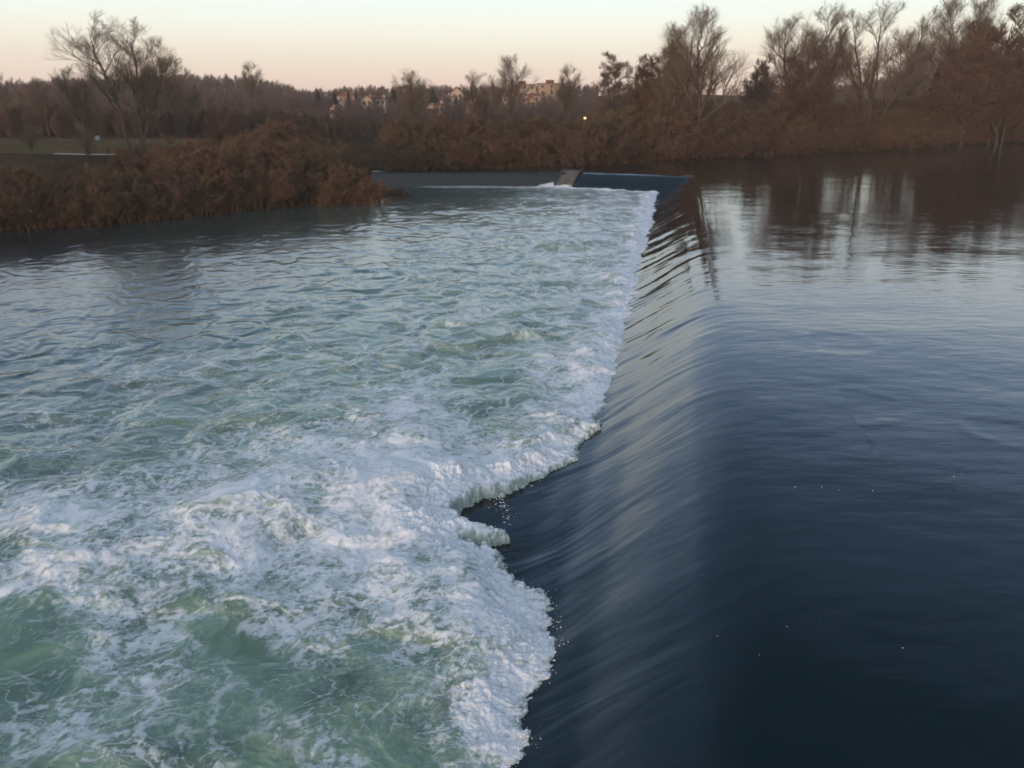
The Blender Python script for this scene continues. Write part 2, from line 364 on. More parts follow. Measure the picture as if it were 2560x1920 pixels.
# densities sampled with a wobble so patches have torn outlines
wx = X + pn(X * .55, Y * .55, 21) * .55 * np.clip(R_ / 18, .5, 3) + pn(X * 1.7, Y * 1.7, 22) * .18
wy = Y + pn(X * .55, Y * .55, 23) * .7 * np.clip(R_ / 18, .5, 3) + pn(X * 1.7, Y * 1.7, 24) * .2
AZ = (wx / wy).astype(np.float32); IY = (1 / wy).astype(np.float32)
W_ = np.zeros_like(AZ); FF = np.zeros_like(AZ); AA = np.zeros_like(AZ)
for a_, b_, f_, r_ in cps:
    w_ = np.exp(-((AZ - a_) / .055) ** 2 - ((IY - b_) / .0030) ** 2) + 1e-7 / (((AZ - a_) / .1) ** 2 + ((IY - b_) / .005) ** 2 + .3)
    W_ += w_; FF += w_ * f_; AA += w_ * r_
FF /= W_; AA /= W_
FF = FF + .07 * sstep(.1, .25, FF) * (1 - sstep(.5, .8, FF))
lowf = pn(wx / 4.5, wy / 4.5, 25) + .8 * pn(wx / 2.2, wy / 1.8, 26) * 1
FF = FF + FF * .45 * lowf * (1 - sstep(.45, .8, FF)) - .14 * np.clip(-lowf, 0, 1) * sstep(.5, .8, FF); AA = AA * (1 + .18 * lowf)
bn = (pn(X * .8, Y * .8, 31) + .5 * pn(X * 2, Y * 2, 32) + .35 * pn(X * 5, Y * 5, 33) + .2 * pn(X * 11, Y * 11, 34))
def foot_dist(x, y):
    best = np.full(x.shape, 1e9, np.float32)
    yy = np.concatenate([[-10, 9], fy_[2:-1], [112]]); dd = foot(yy); cx = C0[0] + (yy - C0[1]) / nd[1] * nd[0]
    fx = cx + nn[0] * dd; fyv = yy + nn[1] * 0
    sgn = np.where(np.interp(y, fyv, fx) > x, 1, -1)
    for i in range(len(yy) - 1):
        ax, ay = fx[i], fyv[i]; ex, ey = fx[i + 1] - ax, fyv[i + 1] - ay
        t = np.clip(((x - ax) * ex + (y - ay) * ey) / (ex * ex + ey * ey), 0, 1); best = np.minimum(best, np.hypot(x - ax - t * ex, y - ay - t * ey))
    return sgn * best
eN = foot_dist(X + pn(X * .9, Y * .9, 3) * .22 + pn(X * .35, Y * .35, 13) * .3 * sstep(21, 26, Y), Y + pn(X * .9, Y * .9, 4) * .2) + bn * .22 * np.clip(R_ / 20, .8, 1.6) + (np.abs(pn(X / .28, Y / .28, 35)) - .4) * .22 + (np.abs(pn(X / .11, Y / .11, 36)) - .4) * .12
eR = dR - 3.0 + bn * .25; eL = dL - 1.32 + bn * .03
e = np.minimum(np.minimum(eN, eR), eL); eRr_ = np.minimum(eN, eR)
eRr = np.minimum(eN, eR)
sheetz = np.where(eL < eRr_, -2.1, np.maximum(prof_s(dN), prof_s(dR)))
roll = np.exp(-(np.clip(eRr - .45 + .35 * bn, 0, 9) / np.where(Y > 26, 1.1 + Y * .010, .8)) ** 2)
far_l = np.exp(-(np.clip(eL - .3, 0, 9) / 2.2) ** 2) * sstep(-15, -8, X)
FF = np.clip(np.maximum(FF, np.maximum(roll, far_l * .95)), 0, 1)
FF = np.where((FF < .05), FF, FF)
AA = np.clip(AA, 0, 1.2) ** .7; AA = np.maximum(AA, roll)
turb = np.clip(FF * .75 + AA * .5 + .09, .08, 1.15)
turb = turb * np.where(eL < 3, .3, 1)
spc = R_ ** 2 / (10.2 * 804) * .55 + .01
def fade(lam): return np.clip(lam / spc / 2.2 - .35, 0, 1)
Z = np.full_like(X, ZL)
h = 0
for lam, am, sd_ in ((6.0, .20, 41), (3.1, .17, 42), (1.6, .10, 43), (.85, .05, 44)):
    h = h + pn(wx / lam, wy / lam, sd_) * am * fade(lam)
for lam, am, sd_ in ((.9, .050, 45), (.42, .028, 46), (.2, .014, 47)):             # sharp little crests
    h = h + (.5 - np.abs(pn(wx / lam * .8, wy / lam, sd_))) * am * fade(lam) * (1 - .55 * sstep(18, 35, R_))
Z = Z + h * turb * (1 - .3 * sstep(30, 90, R_))
Z = Z + (pn(wx / 1.5, wy / 1.0, 48) * .018 * fade(1) + pn(wx / .6, wy / .45, 49) * .016 * fade(.45)) * (1 - AA)
boil = sstep(.6, 1.0, FF) * (R_ < 34) * sstep(34, 26, R_)
bil = 0
for lam, am, sd_ in ((1.3, .10, 51), (.66, .085, 52), (.33, .045, 53), (.17, .022, 54), (.085, .011, 55)):
    bn_ = pn(wx / lam, wy / lam, sd_); bil = bil + .62 * (.55 * bn_ + .45 * (np.abs(bn_) * 2 - .5)) * am * fade(lam)
Z = Z + boil * .10 + bil * sstep(.3, .9, FF) * .62 * (1 - .6 * (eL < 3)) * (1 - .35 * roll)
for lx, ly, lr, lh in ((-3.6, 23.6, 1.8, .40), (-5.9, 20.6, 1.6, .25), (-2.4, 20.6, 1.8, .34), (-7.5, 19.2, 1.6, .22), (-1.5, 18.6, 1.1, .2), (-3.8, 27.4, .40, .16), (6.6, 49, 1.2, .25), (3.3, 60, 2.0, .5), (.8, 36, .8, .3)):
    k_ = np.exp(-(((X - lx) / lr) ** 2 + ((Y - ly) / (lr * .8)) ** 2)); Z = Z + k_ * lh
    if lr < .5: FF = np.maximum(FF, np.minimum(1, k_ * 1.5))
# roller crest right behind the foot line, then dive under the sliding sheet
Z = Z + .10 * np.exp(-((eRr - .9) / .6) ** 2)
Z = Z + .16 * far_l * (eL < 4)
t = .5 * sstep(-.3, .1, e) + .5 * sstep(0, 1.5, e)
Z = (sheetz - .09) * (1 - t) + Z * t + bil * .8 * sstep(-.25, .15, e) * (1 - t)
# foam pattern
def ridged(x, y, sd_, p): return (1 - np.abs(pn(x, y, sd_))) ** p
qx = X + pn(X * .8, Y * .8, 61) * .45 + pn(X * 3, Y * 3, 62) * .10 + pn(X * 8, Y * 8, 65) * .035; qy = Y + pn(X * .8, Y * .8, 63) * .45 + pn(X * 3, Y * 3, 64) * .10 + pn(X * 8, Y * 8, 66) * .035
cl = 0
for lam, am, sd_ in ((1.3, .9, 81), (.6, .8, 82), (.3, .75, 83), (.15, .7, 84), (.075, .6, 85), (.04, .5, 86)): cl = cl + pn(qx / lam, qy / lam, sd_) * am * fade(lam)
cl = cl / 1.9
hf = (pn(X / .22, Y / .22, 87) + .8 * pn(X / .1, Y / .1, 88) + .7 * pn(X / .05, Y / .05, 89) * fade(.05)) * fade(.15)
keepout = np.ones_like(X)
for lam, am, sd_ in ((3.2, .75, 71), (1.6, .9, 72), (.8, .85, 73), (.4, .7, 74), (.2, .55, 75), (.1, .45, 76)):
    jx = qx + pn(qx / lam * .7, qy / lam * .7, sd_ + 20) * lam * .22; jy = qy + pn(qx / lam * .7, qy / lam * .7, sd_ + 40) * lam * .22
    fd = fade(lam * .8); wdt = .035 + .20 * FF + .05 * cl
    line = sstep(1, 0, np.abs(.0 + pn(jx / lam * .8, jy / lam * 1.25, sd_)) / np.maximum(wdt * (1 + .9 * hf), .015)) * (1 - fd * .75 * sstep(.1, -.7, hf + cl))
    pch = sstep(-.45, .5, pn(qx / lam * .33, qy / lam * .4, sd_ + 60) + (FF - .35) * 1.6)
    cov = line * pch * fd + (1 - fd) * np.clip(wdt * .75, 0, .5)
    keepout = keepout * (1 - am * cov)
web = (1 - keepout) * sstep(.0, .22, FF)
solid = sstep(-.6, .9, cl + (FF - .73) * 2.9)
milk = np.clip(.10 + .22 * FF + .10 * cl, 0, 1) * sstep(0, .3, FF)
fm = 1 - (1 - web * (.55 + .4 * FF)) * (1 - solid * .85) * (1 - milk * .6)
fm = np.maximum(fm, np.maximum(roll ** 1.5, far_l) * np.clip(.62 + .55 * cl + .12 * hf, .22, 1))
fm = np.clip(fm, 0, 1) * (.35 + .65 * sstep(-.12, .22, eRr + hf * .12))
AAv = np.clip(AA * (.82 + .35 * pn(wx / 1.4, wy / 1.4, 91) + .2 * pn(wx / .5, wy / .5, 92)), 0, 1.1)
keep = (e > -.7) & (X < 30)
q = grid_quads(*X.shape, mask=keep)
v, q, used = compact(np.stack([X, Y, Z], -1).reshape(-1, 3), q)
me = mesh_np('river_downstream', v, q); attr(me, 'foam', fm.ravel()[used]); attr(me, 'aeration', AAv.ravel()[used])
prop(link('river_downstream', me, M['basin']), 'churning green and white water below the weir', kind='structure')
BZ = Z; BX = X; BY = Y; BE = e; BF = FF; BN = eN

# flying drops and torn foam along the roller
rng = np.random.default_rng(5)
def drops(name, pts, rad, mat, **kw):
    o = np.array([[1, 0, 0], [-1, 0, 0], [0, 1, 0], [0, -1, 0], [0, 0, 1], [0, 0, -1]], float)
    f = np.array([[0, 2, 4], [2, 1, 4], [1, 3, 4], [3, 0, 4], [2, 0, 5], [1, 2, 5], [3, 1, 5], [0, 3, 5]])
    n = len(pts); sc = rad[:, None, None] * (1 + rng.random((n, 1, 3)) * np.array([2.0, .8, .8]))
    v = pts[:, None, :] + o[None] * sc; fa = f[None] + (np.arange(n) * 6)[:, None, None]
    ob = link(name, mesh_np(name, v.reshape(-1, 3), tris=fa.reshape(-1, 3)), mat); prop(ob, **kw); return ob
idx = np.where(((BN > -.10) & (BN < .12) & (BY < 60) & (BY > 9)).ravel())[0]
wgt = 1 / (1 + BY.ravel()[idx] * 0)
pk = rng.choice(idx, 1100)
P = np.stack([BX.ravel()[pk], BY.ravel()[pk], BZ.ravel()[pk]], -1)
P[:, 0] += rng.exponential(.07, len(P)) * rng.choice([-.6, 1], len(P)); P[:, 2] = np.maximum(P[:, 2], prof_s(dist_near(P[:, 0], P[:, 1]))) + rng.exponential(.055, len(P)) + .0
# spray where the big wave curls over
n = 260; a = rng.random(n); P2_ = np.stack([-.9 + a * .9 + rng.normal(0, .12, n), 20.4 - a * 2.0 + rng.normal(0, .18, n), -1.75 + rng.random(n) ** 1.5 * .5], -1)
P = np.concatenate([P, P2_])
drops('spray', P, rng.random(len(P)) ** 4 * .010 + .0018, M['foam'], label='white drops of spray thrown up along the foam edge', cat='spray', kind='stuff')
# flecks of foam adrift on the calm water
fl = []
for dx, dy, s_ in ((1550, 1374, .05), (1772, 1338, .03), (1885, 1060, .04), (1812, 1058, .03), (1775, 1052, .03), (1718, 1052, .03), (2080, 1282, .03),
                   (2078, 1025, .04), (2060, 1030, .03), (1955, 1072, .035), (2055, 1395, .02), (1950, 1400, .03), (1700, 1354, .025), (2000, 1340, .02), (2195, 1100, .03), (1640, 1415, .02)):
    px, py = at(dx, dy, 0); fl.append((px, py, .004)); 
fl = np.array(fl); drops('foam_flecks', fl, rng.random(len(fl)) ** 2 * .005 + .002, M['foam'], label='small white flecks of foam drifting on the calm dark water', cat='foam', kind='stuff')

# ------------------------------------------------------------------ terrain
POLY = np.array([(-140, -60), (-120, 10), (-85, 45), (-62, 57), (-43, 68), (-37, 71.6), (-30.8, 76.8), (-24.4, 85), (-18.4, 89.1), (-14.9, 92.5), (-14.6, 99.7), (-17.2, 108.4), (-19, 110.5),
                 (-17, 111.2), (-3.5, 113.6), (9.6, 120.2), (21, 129), (32.7, 135.7), (54, 151), (84, 170.5), (116, 190.8), (165, 218), (260, 262), (420, 300), (420, -60)], float)
def sdist(x, y):
    x = np.asarray(x, float); y = np.asarray(y, float); best = np.full(x.shape, 1e9); ins = np.zeros(x.shape, bool)
    for i in range(len(POLY)):
        ax, ay = POLY[i]; bx_, by_ = POLY[(i + 1) % len(POLY)]; ex, ey = bx_ - ax, by_ - ay
        t = np.clip(((x - ax) * ex + (y - ay) * ey) / (ex * ex + ey * ey), 0, 1)
        best = np.minimum(best, np.hypot(x - ax - t * ex, y - ay - t * ey))
        c = (ay > y) != (by_ > y); xc = ax + (y - ay) / (ey if ey else 1e-9) * ex; ins ^= c & (x < xc)
    return np.where(ins, -best, best)
def terrain(x, y):
    x = np.asarray(x, float); y = np.asarray(y, float); s = sdist(x, y); r = np.hypot(x, y); az = x / np.maximum(y, 1)
    low = sstep(-10, -18, x) * sstep(118, 108, y)
    wl_ = -1.7 * low
    z = wl_ - .35 + np.where(s < 0, np.clip(s * 1.2, -5, 0), np.clip(s * .35, 0, 1.25)) + np.clip(s - 4, 0, 60) * .012 * 1
    z = z + pn(x / 15, y / 15, 101) * .25 * sstep(2, 12, s)
    pxx = az * 804 / math.cos(PITCH) + 512                      # bearing, for the skyline
    ridge = np.interp(pxx, [-300, 0, 150, 250, 300, 340, 600, 900], [10.5, 10.5, 14.5, 14, 9.5, 11, 11, 9])
    rise = np.interp(pxx, [-300, 0, 280, 340, 900], [.9, .9, .95, 1, 1])
    z = z + (ridge - .5) * sstep(240, 520, r * rise) + pn(x / 70, y / 70, 103) * 2.0 * sstep(260, 420, r)
    z = z + 34 * np.exp(-((x - 455) / 95) ** 2 - ((y - 820) / 120) ** 2)
    return z
rs = np.concatenate([[2, 30], np.geomspace(50, 260, 110), np.geomspace(265, 900, 70), np.geomspace(960, 1650, 8)])
X, Y = polar(math.radians(-80), math.radians(80), 330, rs)
Zt = terrain(X, Y)
q = grid_quads(*X.shape)
me = mesh_np('ground', np.stack([X, Y, Zt], -1).reshape(-1, 3), q)
prop(link('ground', me, M['ground']), 'brown winter river banks rising to low hills', kind='structure')
def tz(x, y): return float(terrain(np.array([x]), np.array([y]))[0])
# pale meadow and the path on the left bank
def patch(name, pts_x, pts_y, mat, lift, label):
    n1, n2 = 60, 14; v = []
    for i in range(n1):
        for j in range(n2):
            a = i / (n1 - 1); b_ = j / (n2 - 1)
            x0, y0 = np.interp(a, [0, 1], pts_x[0]), np.interp(a, [0, 1], pts_y[0]); x1, y1 = np.interp(a, [0, 1], pts_x[1]), np.interp(a, [0, 1], pts_y[1])
            v.append((x0 + (x1 - x0) * b_, y0 + (y1 - y0) * b_))
    v = np.array(v); z = terrain(v[:, 0], v[:, 1]) + lift
    o = link(name, mesh_np(name, np.column_stack([v, z]), grid_quads(n1, n2)), mat); prop(o, label, kind='structure')
patch('meadow', [(-118, -30), (-120, -38)], [(121, 121), (170, 172)], M['grass'], .06, 'pale winter meadow beyond the left bank')
patch('path', [(-67, -57.5), (-67, -57.5)], [(121.5, 120.5), (122.9, 121.9)], M['path'], .09, 'short pale stretch of path at the near side of the meadow')

# ------------------------------------------------------------------ trees
def tubes(P, Rr, k):
    """P (n,p,3) polylines, Rr (n,p) radii -> verts, quads"""
    n, p, _ = P.shape
    T = np.gradient(P, axis=1); T /= np.linalg.norm(T, axis=2, keepdims=True) + 1e-9
    ref = np.where(np.abs(T[..., 2:3]) > .9, np.array([1., 0, 0]), np.array([0, 0, 1.]))
    A_ = np.cross(T, ref); A_ /= np.linalg.norm(A_, axis=2, keepdims=True) + 1e-9; B_ = np.cross(T, A_)
    th = np.arange(k) / k * 2 * np.pi
    v = P[:, :, None] + Rr[:, :, None, None] * (np.cos(th)[:, None] * A_[:, :, None] + np.sin(th)[:, None] * B_[:, :, None])
    i = np.arange(n * p * k).reshape(n, p, k); j = np.roll(i, -1, axis=2)
    q = np.stack([i[:, :-1], j[:, :-1], j[:, 1:], i[:, 1:]], -1).reshape(-1, 4)
    return v.reshape(-1, 3), q
def child(rg, P, R0, per, tmin, tmax, ang, ratio, up, wob, p=5, taper=.35, lshape=.5, tgt=None):
    n, pp, _ = P.shape; N_ = n * per
    t = tmin + (tmax - tmin) * (np.tile(np.arange(per), n) + rg.random(N_)) / per
    par = np.repeat(np.arange(n), per)
    f = t * (pp - 1); i0 = np.minimum(f.astype(int), pp - 2); fr = (f - i0)[:, None]
    st = P[par, i0] * (1 - fr) + P[par, i0 + 1] * fr
    tg = P[par, i0 + 1] - P[par, i0]; tg /= np.linalg.norm(tg, axis=1, keepdims=True) + 1e-9
    rr = R0[par, i0] * (1 - fr[:, 0]) + R0[par, i0 + 1] * fr[:, 0]
    rnd = rg.normal(size=(N_, 3)); rnd -= (rnd * tg).sum(1, keepdims=True) * tg; rnd /= np.linalg.norm(rnd, axis=1, keepdims=True)
    a = np.radians(ang) * (.7 + .6 * rg.random(N_))[:, None]
    d = tg * np.cos(a) + rnd * np.sin(a)
    ln_ = np.linalg.norm(P[:, -1] - P[:, 0], axis=1)[par] * ratio * (1 - lshape * t) * (.7 + .6 * rg.random(N_))
    out = [st]; cur = st; step = (ln_ / (p - 1))[:, None]
    for k in range(p - 1):
        d = d + np.array([0, 0, up]) + rg.normal(size=(N_, 3)) * wob; d /= np.linalg.norm(d, axis=1, keepdims=True)
        cur = cur + d * step; out.append(cur)
    PP = np.stack(out, 1); rad = np.minimum(rr * .75, rr * .3 + ln_ * .008)
    RR = rad[:, None] * np.linspace(1, taper, p)[None]
    return PP, RR
def skeleton(seed, H, stems, l1, ang1, up1, ratio1, l2, l3, l4, rad0, twig_r, t1=(.25, .97), wob=.12, lean=.1):
    rg = np.random.default_rng(seed); n = len(stems)
    P = []; Rr = []
    for bx_, by_, lx, ly, hh in stems:
        z = np.linspace(0, 1, 12); pth = np.stack([bx_ + lx * z ** 1.2, by_ + ly * z ** 1.2, z * H * hh], -1)
        pth[1:, :2] += np.cumsum(rg.normal(size=(11, 2)) * H * .008, axis=0); P.append(pth); Rr.append(rad0 * (1 - z) ** .8 * hh + .02)
    P = np.array(P); Rr = np.array(Rr)
    P1_, R1 = child(rg, P, Rr, l1, t1[0], t1[1], ang1, ratio1, up1, wob, 8, .3, .62)
    Pa, Ra = child(rg, P1_, R1, l2, .2, .98, 34, .6, up1, wob, 6, .35, .45)
    Pb, Rb = child(rg, Pa, Ra, l3, .15, .98, 34, .62, up1, wob, 5, .5, .35)
    Pc, Rc = child(rg, Pb, Rb, l4, .1, 1, 32, .8, up1, wob, 3, .6, .2)
    Rb = np.maximum(Rb, twig_r * 1.3); Rc = np.full_like(Rc, twig_r) * np.array([1, .8, .45])
    va, qa = tubes(P, Rr, 8); vb, qb = tubes(P1_, R1, 6); vc, qc = tubes(Pa, Ra, 4)
    trunk_v = np.concatenate([va, vb]); trunk_q = np.concatenate([qa, qb + len(va)])
    vd, qd = tubes(Pb, Rb, 3); ve, qe = tubes(Pc, Rc, 3)
    cv = np.concatenate([vc, vd, ve]); cq = np.concatenate([qc, qd + len(vc), qe + len(vc) + len(vd)])
    top = max(trunk_v[:, 2].max(), np.percentile(cv[:, 2], 99.7)); wid = np.percentile(np.abs(cv[:, 0]), 98) * 2
    return trunk_v, trunk_q, cv, cq, top, wid
PROTO = {}
def proto(key, *a, mat='twig', **k):
    tv, tq, cv, cq, top, wid = skeleton(*a, **k)
    PROTO[key] = (mesh_np(key + '_trunk', tv, tq), mesh_np(key + '_crown', cv, cq), top, wid)
    PROTO[key][0].materials.append(M['bark']); PROTO[key][1].materials.append(M[mat])
    print(key, len(cq), round(top, 1), round(wid, 1))
st1 = [(0, 0, 0.5, 0.2, 1)]
proto('oval', 11, 20, st1, 24, 38, .13, .46, 9, 7, 7, .27, .0062, t1=(.22, .97))
proto('oval2', 12, 20, [(0, 0, -1, .4, 1), (.5, 0, 2.0, .5, .88)], 16, 36, .13, .44, 8, 7, 7, .24, .0062, t1=(.25, .97))
proto('twin', 13, 22, [(-.5, 0, -4.6, .5, 1), (.6, .2, 1.2, -.3, .96), (.9, 0, 4.2, .8, .80)], 20, 38, .11, .42, 8, 7, 7, .27, .0062, t1=(.30, .97))
proto('broom', 14, 20, [(0, 0, .6, 0, 1), (.3, .3, -1.2, .4, .9)], 18, 26, .18, .40, 8, 7, 7, .24, .0062, t1=(.2, .97))
proto('wide', 15, 18, [(0, 0, -3.0, .3, .92), (.3, 0, 3.4, -.5, .93), (0, .3, .2, 1, 1), (0, 0, -5.5, -1, .72), (0, 0, 6, .6, .74)], 11, 34, .13, .40, 8, 7, 6, .22, .0062, t1=(.22, .97))
proto('red', 16, 15, [(0, 0, .6, 0, 1), (.5, 0, 2.2, .3, .9), (-.4, 0, -2, .4, .85), (0, .3, .3, 2, .7)], 14, 40, .08, .38, 8, 7, 7, .16, .018, mat='twig_red', t1=(.08, .97))
proto('pine', 18, 18, [(0, 0, .8, 0, 1), (.4, .2, -1.4, .3, .86)], 22, 72, .02, .34, 8, 8, 8, .22, .012, mat='twig', t1=(.3, 1), wob=.07)
rgb = np.random.default_rng(3)
def bush_stems(n, sp, flare): return [(rgb.normal() * sp, rgb.normal() * sp, rgb.normal() * flare, rgb.normal() * flare, .55 + .45 * rgb.random()) for _ in range(n)]
proto('bush1', 21, 6, bush_stems(16, .7, 1.5), 7, 32, .06, .5, 5, 6, 6, .035, .0125, mat='twig_bush', t1=(.05, .95), wob=.16)
proto('bush2', 22, 6, bush_stems(18, 1.0, 2.0), 6, 40, .04, .5, 5, 6, 6, .035, .0125, mat='twig_bush', t1=(.05, .95), wob=.18)
proto('bush3', 23, 6, bush_stems(14, .5, 1.2), 8, 28, .09, .5, 5, 6, 6, .035, .0125, mat='twig_bush', t1=(.05, .95), wob=.14)
proto('bush4', 24, 6, bush_stems(16, .9, 1.6), 7, 36, .06, .5, 5, 6, 6, .035, .0125, mat='twig_red', t1=(.05, .95), wob=.16)

def place(name, key, x, y, H, width=None, label='', cat='tree', group=None, rz=0, sink=.15, zb=None, parts=('trunk', 'crown')):
    tm, cm, top, wid = PROTO[key]; s = H / top; sx = s if width is None else min(max(width / wid, s * .7), s * (1.4 if cat == 'tree' else 1.7))
    z = (tz(x, y) if zb is None else zb) - sink
    o = empty(name, (x, y, z), rz, (sx, sx, s)); prop(o, label, cat, group)
    a = link(parts[0], tm, None, o); b_ = link(parts[1], cm, None, o)
    return o
def tree(key, dx, D, topdy, wdisp, label, name='bare_tree', group='bare winter trees along the far bank', rz=0, cat='tree'):
    x, _, zt = at_y(dx, topdy, D); z0 = tz(x, D); w_ = 1.22 * wdisp * .46293 / 804 * D * math.cos(PITCH) * 1.0
    return place(name, key, x, D, max(zt - z0, 3), w_, label, cat, group, rz)
LB = 'bare winter trees on the left bank'; HB = 'bare trees standing up from the far skyline'
tree('twin', 245, 120, 28, 250, 'tall bare tree with two leaning main stems on the left bank, the biggest there', group=LB)
tree('oval2', 150, 138, 140, 120, 'smaller bare tree just left of the tall two-stemmed tree', group=LB, rz=1)
tree('wide', 375, 175, 120, 120, 'faint bare tree just right of the tall two-stemmed tree', group=LB, rz=2)
tree('broom', 535, 300, 132, 120, 'wispy bare tree poking up from the wooded ridge right of the two-stemmed tree', group=HB, rz=.5)
tree('oval', 50, 230, 178, 70, 'small rounded bare tree on the skyline near the left edge', group=HB)
tree('wide', -20, 190, 160, 90, 'bare tree cut off by the left edge of the photo', group=HB)
tree('oval2', 890, 172, 148, 150, 'bare tree with clumpy crown above the conifers, left of the town houses', group=HB, rz=2.2)
tree('wide', 1035, 190, 152, 130, 'low spreading bare tree left of the round-crowned one', group=HB, rz=1.2)
tree('oval', 1095, 188, 116, 150, 'round-crowned bare tree above the flat-roofed apartment blocks', group=HB, rz=.3)
tree('broom', 1225, 205, 138, 105, 'narrow-topped bare tree standing alone right of the apartment blocks', group=HB)
tree('pine', 1330, 160, 112, 90, 'ragged tiered pine at the left end of the tall trees on the far bank', name='pine_tree', rz=1)
tree('pine', 1385, 175, 120, 60, 'smaller tiered pine just right of the ragged one', name='pine_tree', rz=3)
tree('red', 1420, 158, 108, 120, 'dense reddish bare tree between the tiered tree and the tall poplars', rz=.6)
tree('broom', 1470, 148, 42, 120, 'tall slender bare tree just left of the tallest tree behind the weir corner', rz=1.9)
tree('oval', 1535, 140, 10, 190, 'tallest broad bare tree, standing behind the corner of the weir', rz=2.6)
tree('red', 1650, 195, 120, 90, 'small reddish bare tree in the gap right of the tallest tree', rz=1)
tree('oval2', 1725, 166, 28, 140, 'bare tree with leaning trunk, left one of the close pair', rz=.4)
tree('broom', 1805, 168, 6, 120, 'upright narrow-crowned bare tree, right one of the close pair', rz=3)
tree('red', 1760, 160, 100, 120, 'short reddish bare tree in front of the close pair', rz=2)
tree('wide', 1920, 172, -4, 220, 'wide fan-shaped many-stemmed bare tree above the dark distant hill', rz=.2)
tree('oval', 2080, 195, -12, 150, 'pale tall bare tree rising left of the dense reddish group at the right edge', rz=1.7)
tree('red', 2120, 178, 60, 170, 'dense reddish bare tree, left of those at the right edge', rz=.8)
tree('red', 2210, 182, 10, 180, 'dense reddish bare tree cut off by the right edge of the photo', rz=2.4)
tree('red', 2050, 180, 150, 120, 'low bushy tree below the pale tall one, left of the right-edge group', rz=1.1)
for dx, D, t_, w_ in ((2330, 190, 0, 200), (2460, 200, 20, 200), (2600, 210, 10, 220), (-130, 150, 60, 180)):
    tree('oval', dx, D, t_, w_, 'bare tree outside the side edges of the photo', rz=dx)
for dx, D, t_, w_, k_, lb in ((1475, 172, 80, 100, 'wide', 'low bare tree filling in behind the slender one near the weir corner'), 
                              (1985, 205, 60, 120, 'oval2', 'pale bare tree behind the right side of the fan-shaped tree'),
                              (2125, 205, -20, 150, 'broom', 'very tall bare tree behind the reddish group at the right edge'), (2185, 190, 40, 150, 'wide', 'broad bare tree among the reddish group at the right edge'),
                              (85, 175, 165, 90, 'oval', 'small bare tree on the skyline left of the two-stemmed tree')):
    tree(k_, dx, D, t_, w_, lb, rz=dx * .7, group=(LB if dx < 500 else 'bare winter trees along the far bank'))
# tiered pine-like tree
def cone(P0, H, W, seed, tiers, per, flat=0.0):
    rg = np.random.default_rng(seed); v = []; f = []
    for i in range(tiers):
        ti = (i + .6) / tiers
        for j in range(per):
            t = min(ti + rg.normal() * .03, .99); t = max(t, 0); z = H * (.05 + .93 * t); r0 = W / 2 * (1 - t) ** .8 + .04 * W; a = rg.random() * 6.283; rr = r0 * (.75 + .45 * rg.random()); dr = rr * (.28 - flat) * (1 + rg.normal() * .2); wd = rr * .20 + .08
            c, s = math.cos(a), math.sin(a); b = len(v)
            for (u, s_, zz) in ((.05, 0, 0), (.55, 1, -.45), (.6, -1, -.45), (1, 0, -1)):
                v.append((c * rr * u - s * wd * s_, s * rr * u + c * wd * s_, z + dr * zz + rg.normal() * .06))
            for (u, s_, zz) in ((.3, .3, -.8), (.7, -.3, -1.3)):
                v.append((c * rr * u - s * wd * s_, s * rr * u + c * wd * s_, z + dr * zz))
            f += [(b, b + 1, b + 3), (b, b + 3, b + 2), (b, b + 4, b + 3), (b + 4, b + 5, b + 3), (b + 1, b + 4, b + 5)]
    return np.array(v), np.array(f)
v, f = cone(0, 10, 4.2, 5, 24, 26); CON = [mesh_np('conifer_crown', v, tris=f, smooth=False)]
v, f = cone(0, 10, 4.8, 6, 22, 30); CON.append(mesh_np('conifer_crown', v, tris=f, smooth=False))
tv, tq = tubes(np.array([[[0, 0, 0], [0, 0, 5], [0, 0, 9.8]]], float), np.array([[.22, .14, .03]]), 6); CTR = mesh_np('conifer_trunk', tv, tq); CTR.materials.append(M['bark'])
for c_ in CON: c_.materials.append(M['needle'])
def conifer(dx, topdy, D, Hm, wd, label, i=0):
    x, _, zt = at_y(dx, topdy, D); z0 = tz(x, D); H = max(zt - z0, Hm * .5)
    w_ = wd * .46293 / 804 * D * math.cos(PITCH)
    o = empty('conifer', (x, D, z0), dx, (w_ / 4.4, w_ / 4.4, H / 10)); prop(o, label, 'tree', 'dark conifers on the town skyline')
    link('trunk', CTR, None, o); link('crown', CON[i % 2], None, o)
cl_ = [(685, 192, 330, 'pointed dark conifer alone at the left end of the town skyline', 30), (722, 196, 340, 'small dark conifer left of the white-balconied house', 22),
       (752, 193, 345, 'slim dark conifer above the white-balconied house', 20), (769, 195, 350, 'narrow dark conifer, second above the white-balconied house', 16),
       (850, 190, 320, 'broad dark conifer left of the bright window glint', 36), (908, 190, 330, 'pointed dark conifer between the clumpy bare tree and the wide pair', 22),
       (935, 190, 325, 'wide bushy conifer left of the white gabled house', 34), (985, 202, 335, 'tiny pointed conifer left of the white gabled house', 12),
       (1020, 188, 310, 'dense tall conifer right of the white gabled house', 30), (310, 170, 250, 'dark bushy conifer behind the two-stemmed bare tree', 60), (418, 180, 300, 'small dark conifer on the wooded ridge', 26),
       (365, 178, 290, 'dark conifer right of the two-stemmed bare tree', 44), (2030, 140, 190, 'dark conifer left of the reddish trees at the right edge', 60)]
for i, (dx, ty, D, lb, wd) in enumerate(cl_): conifer(dx, ty, D, 6, wd, lb, i)

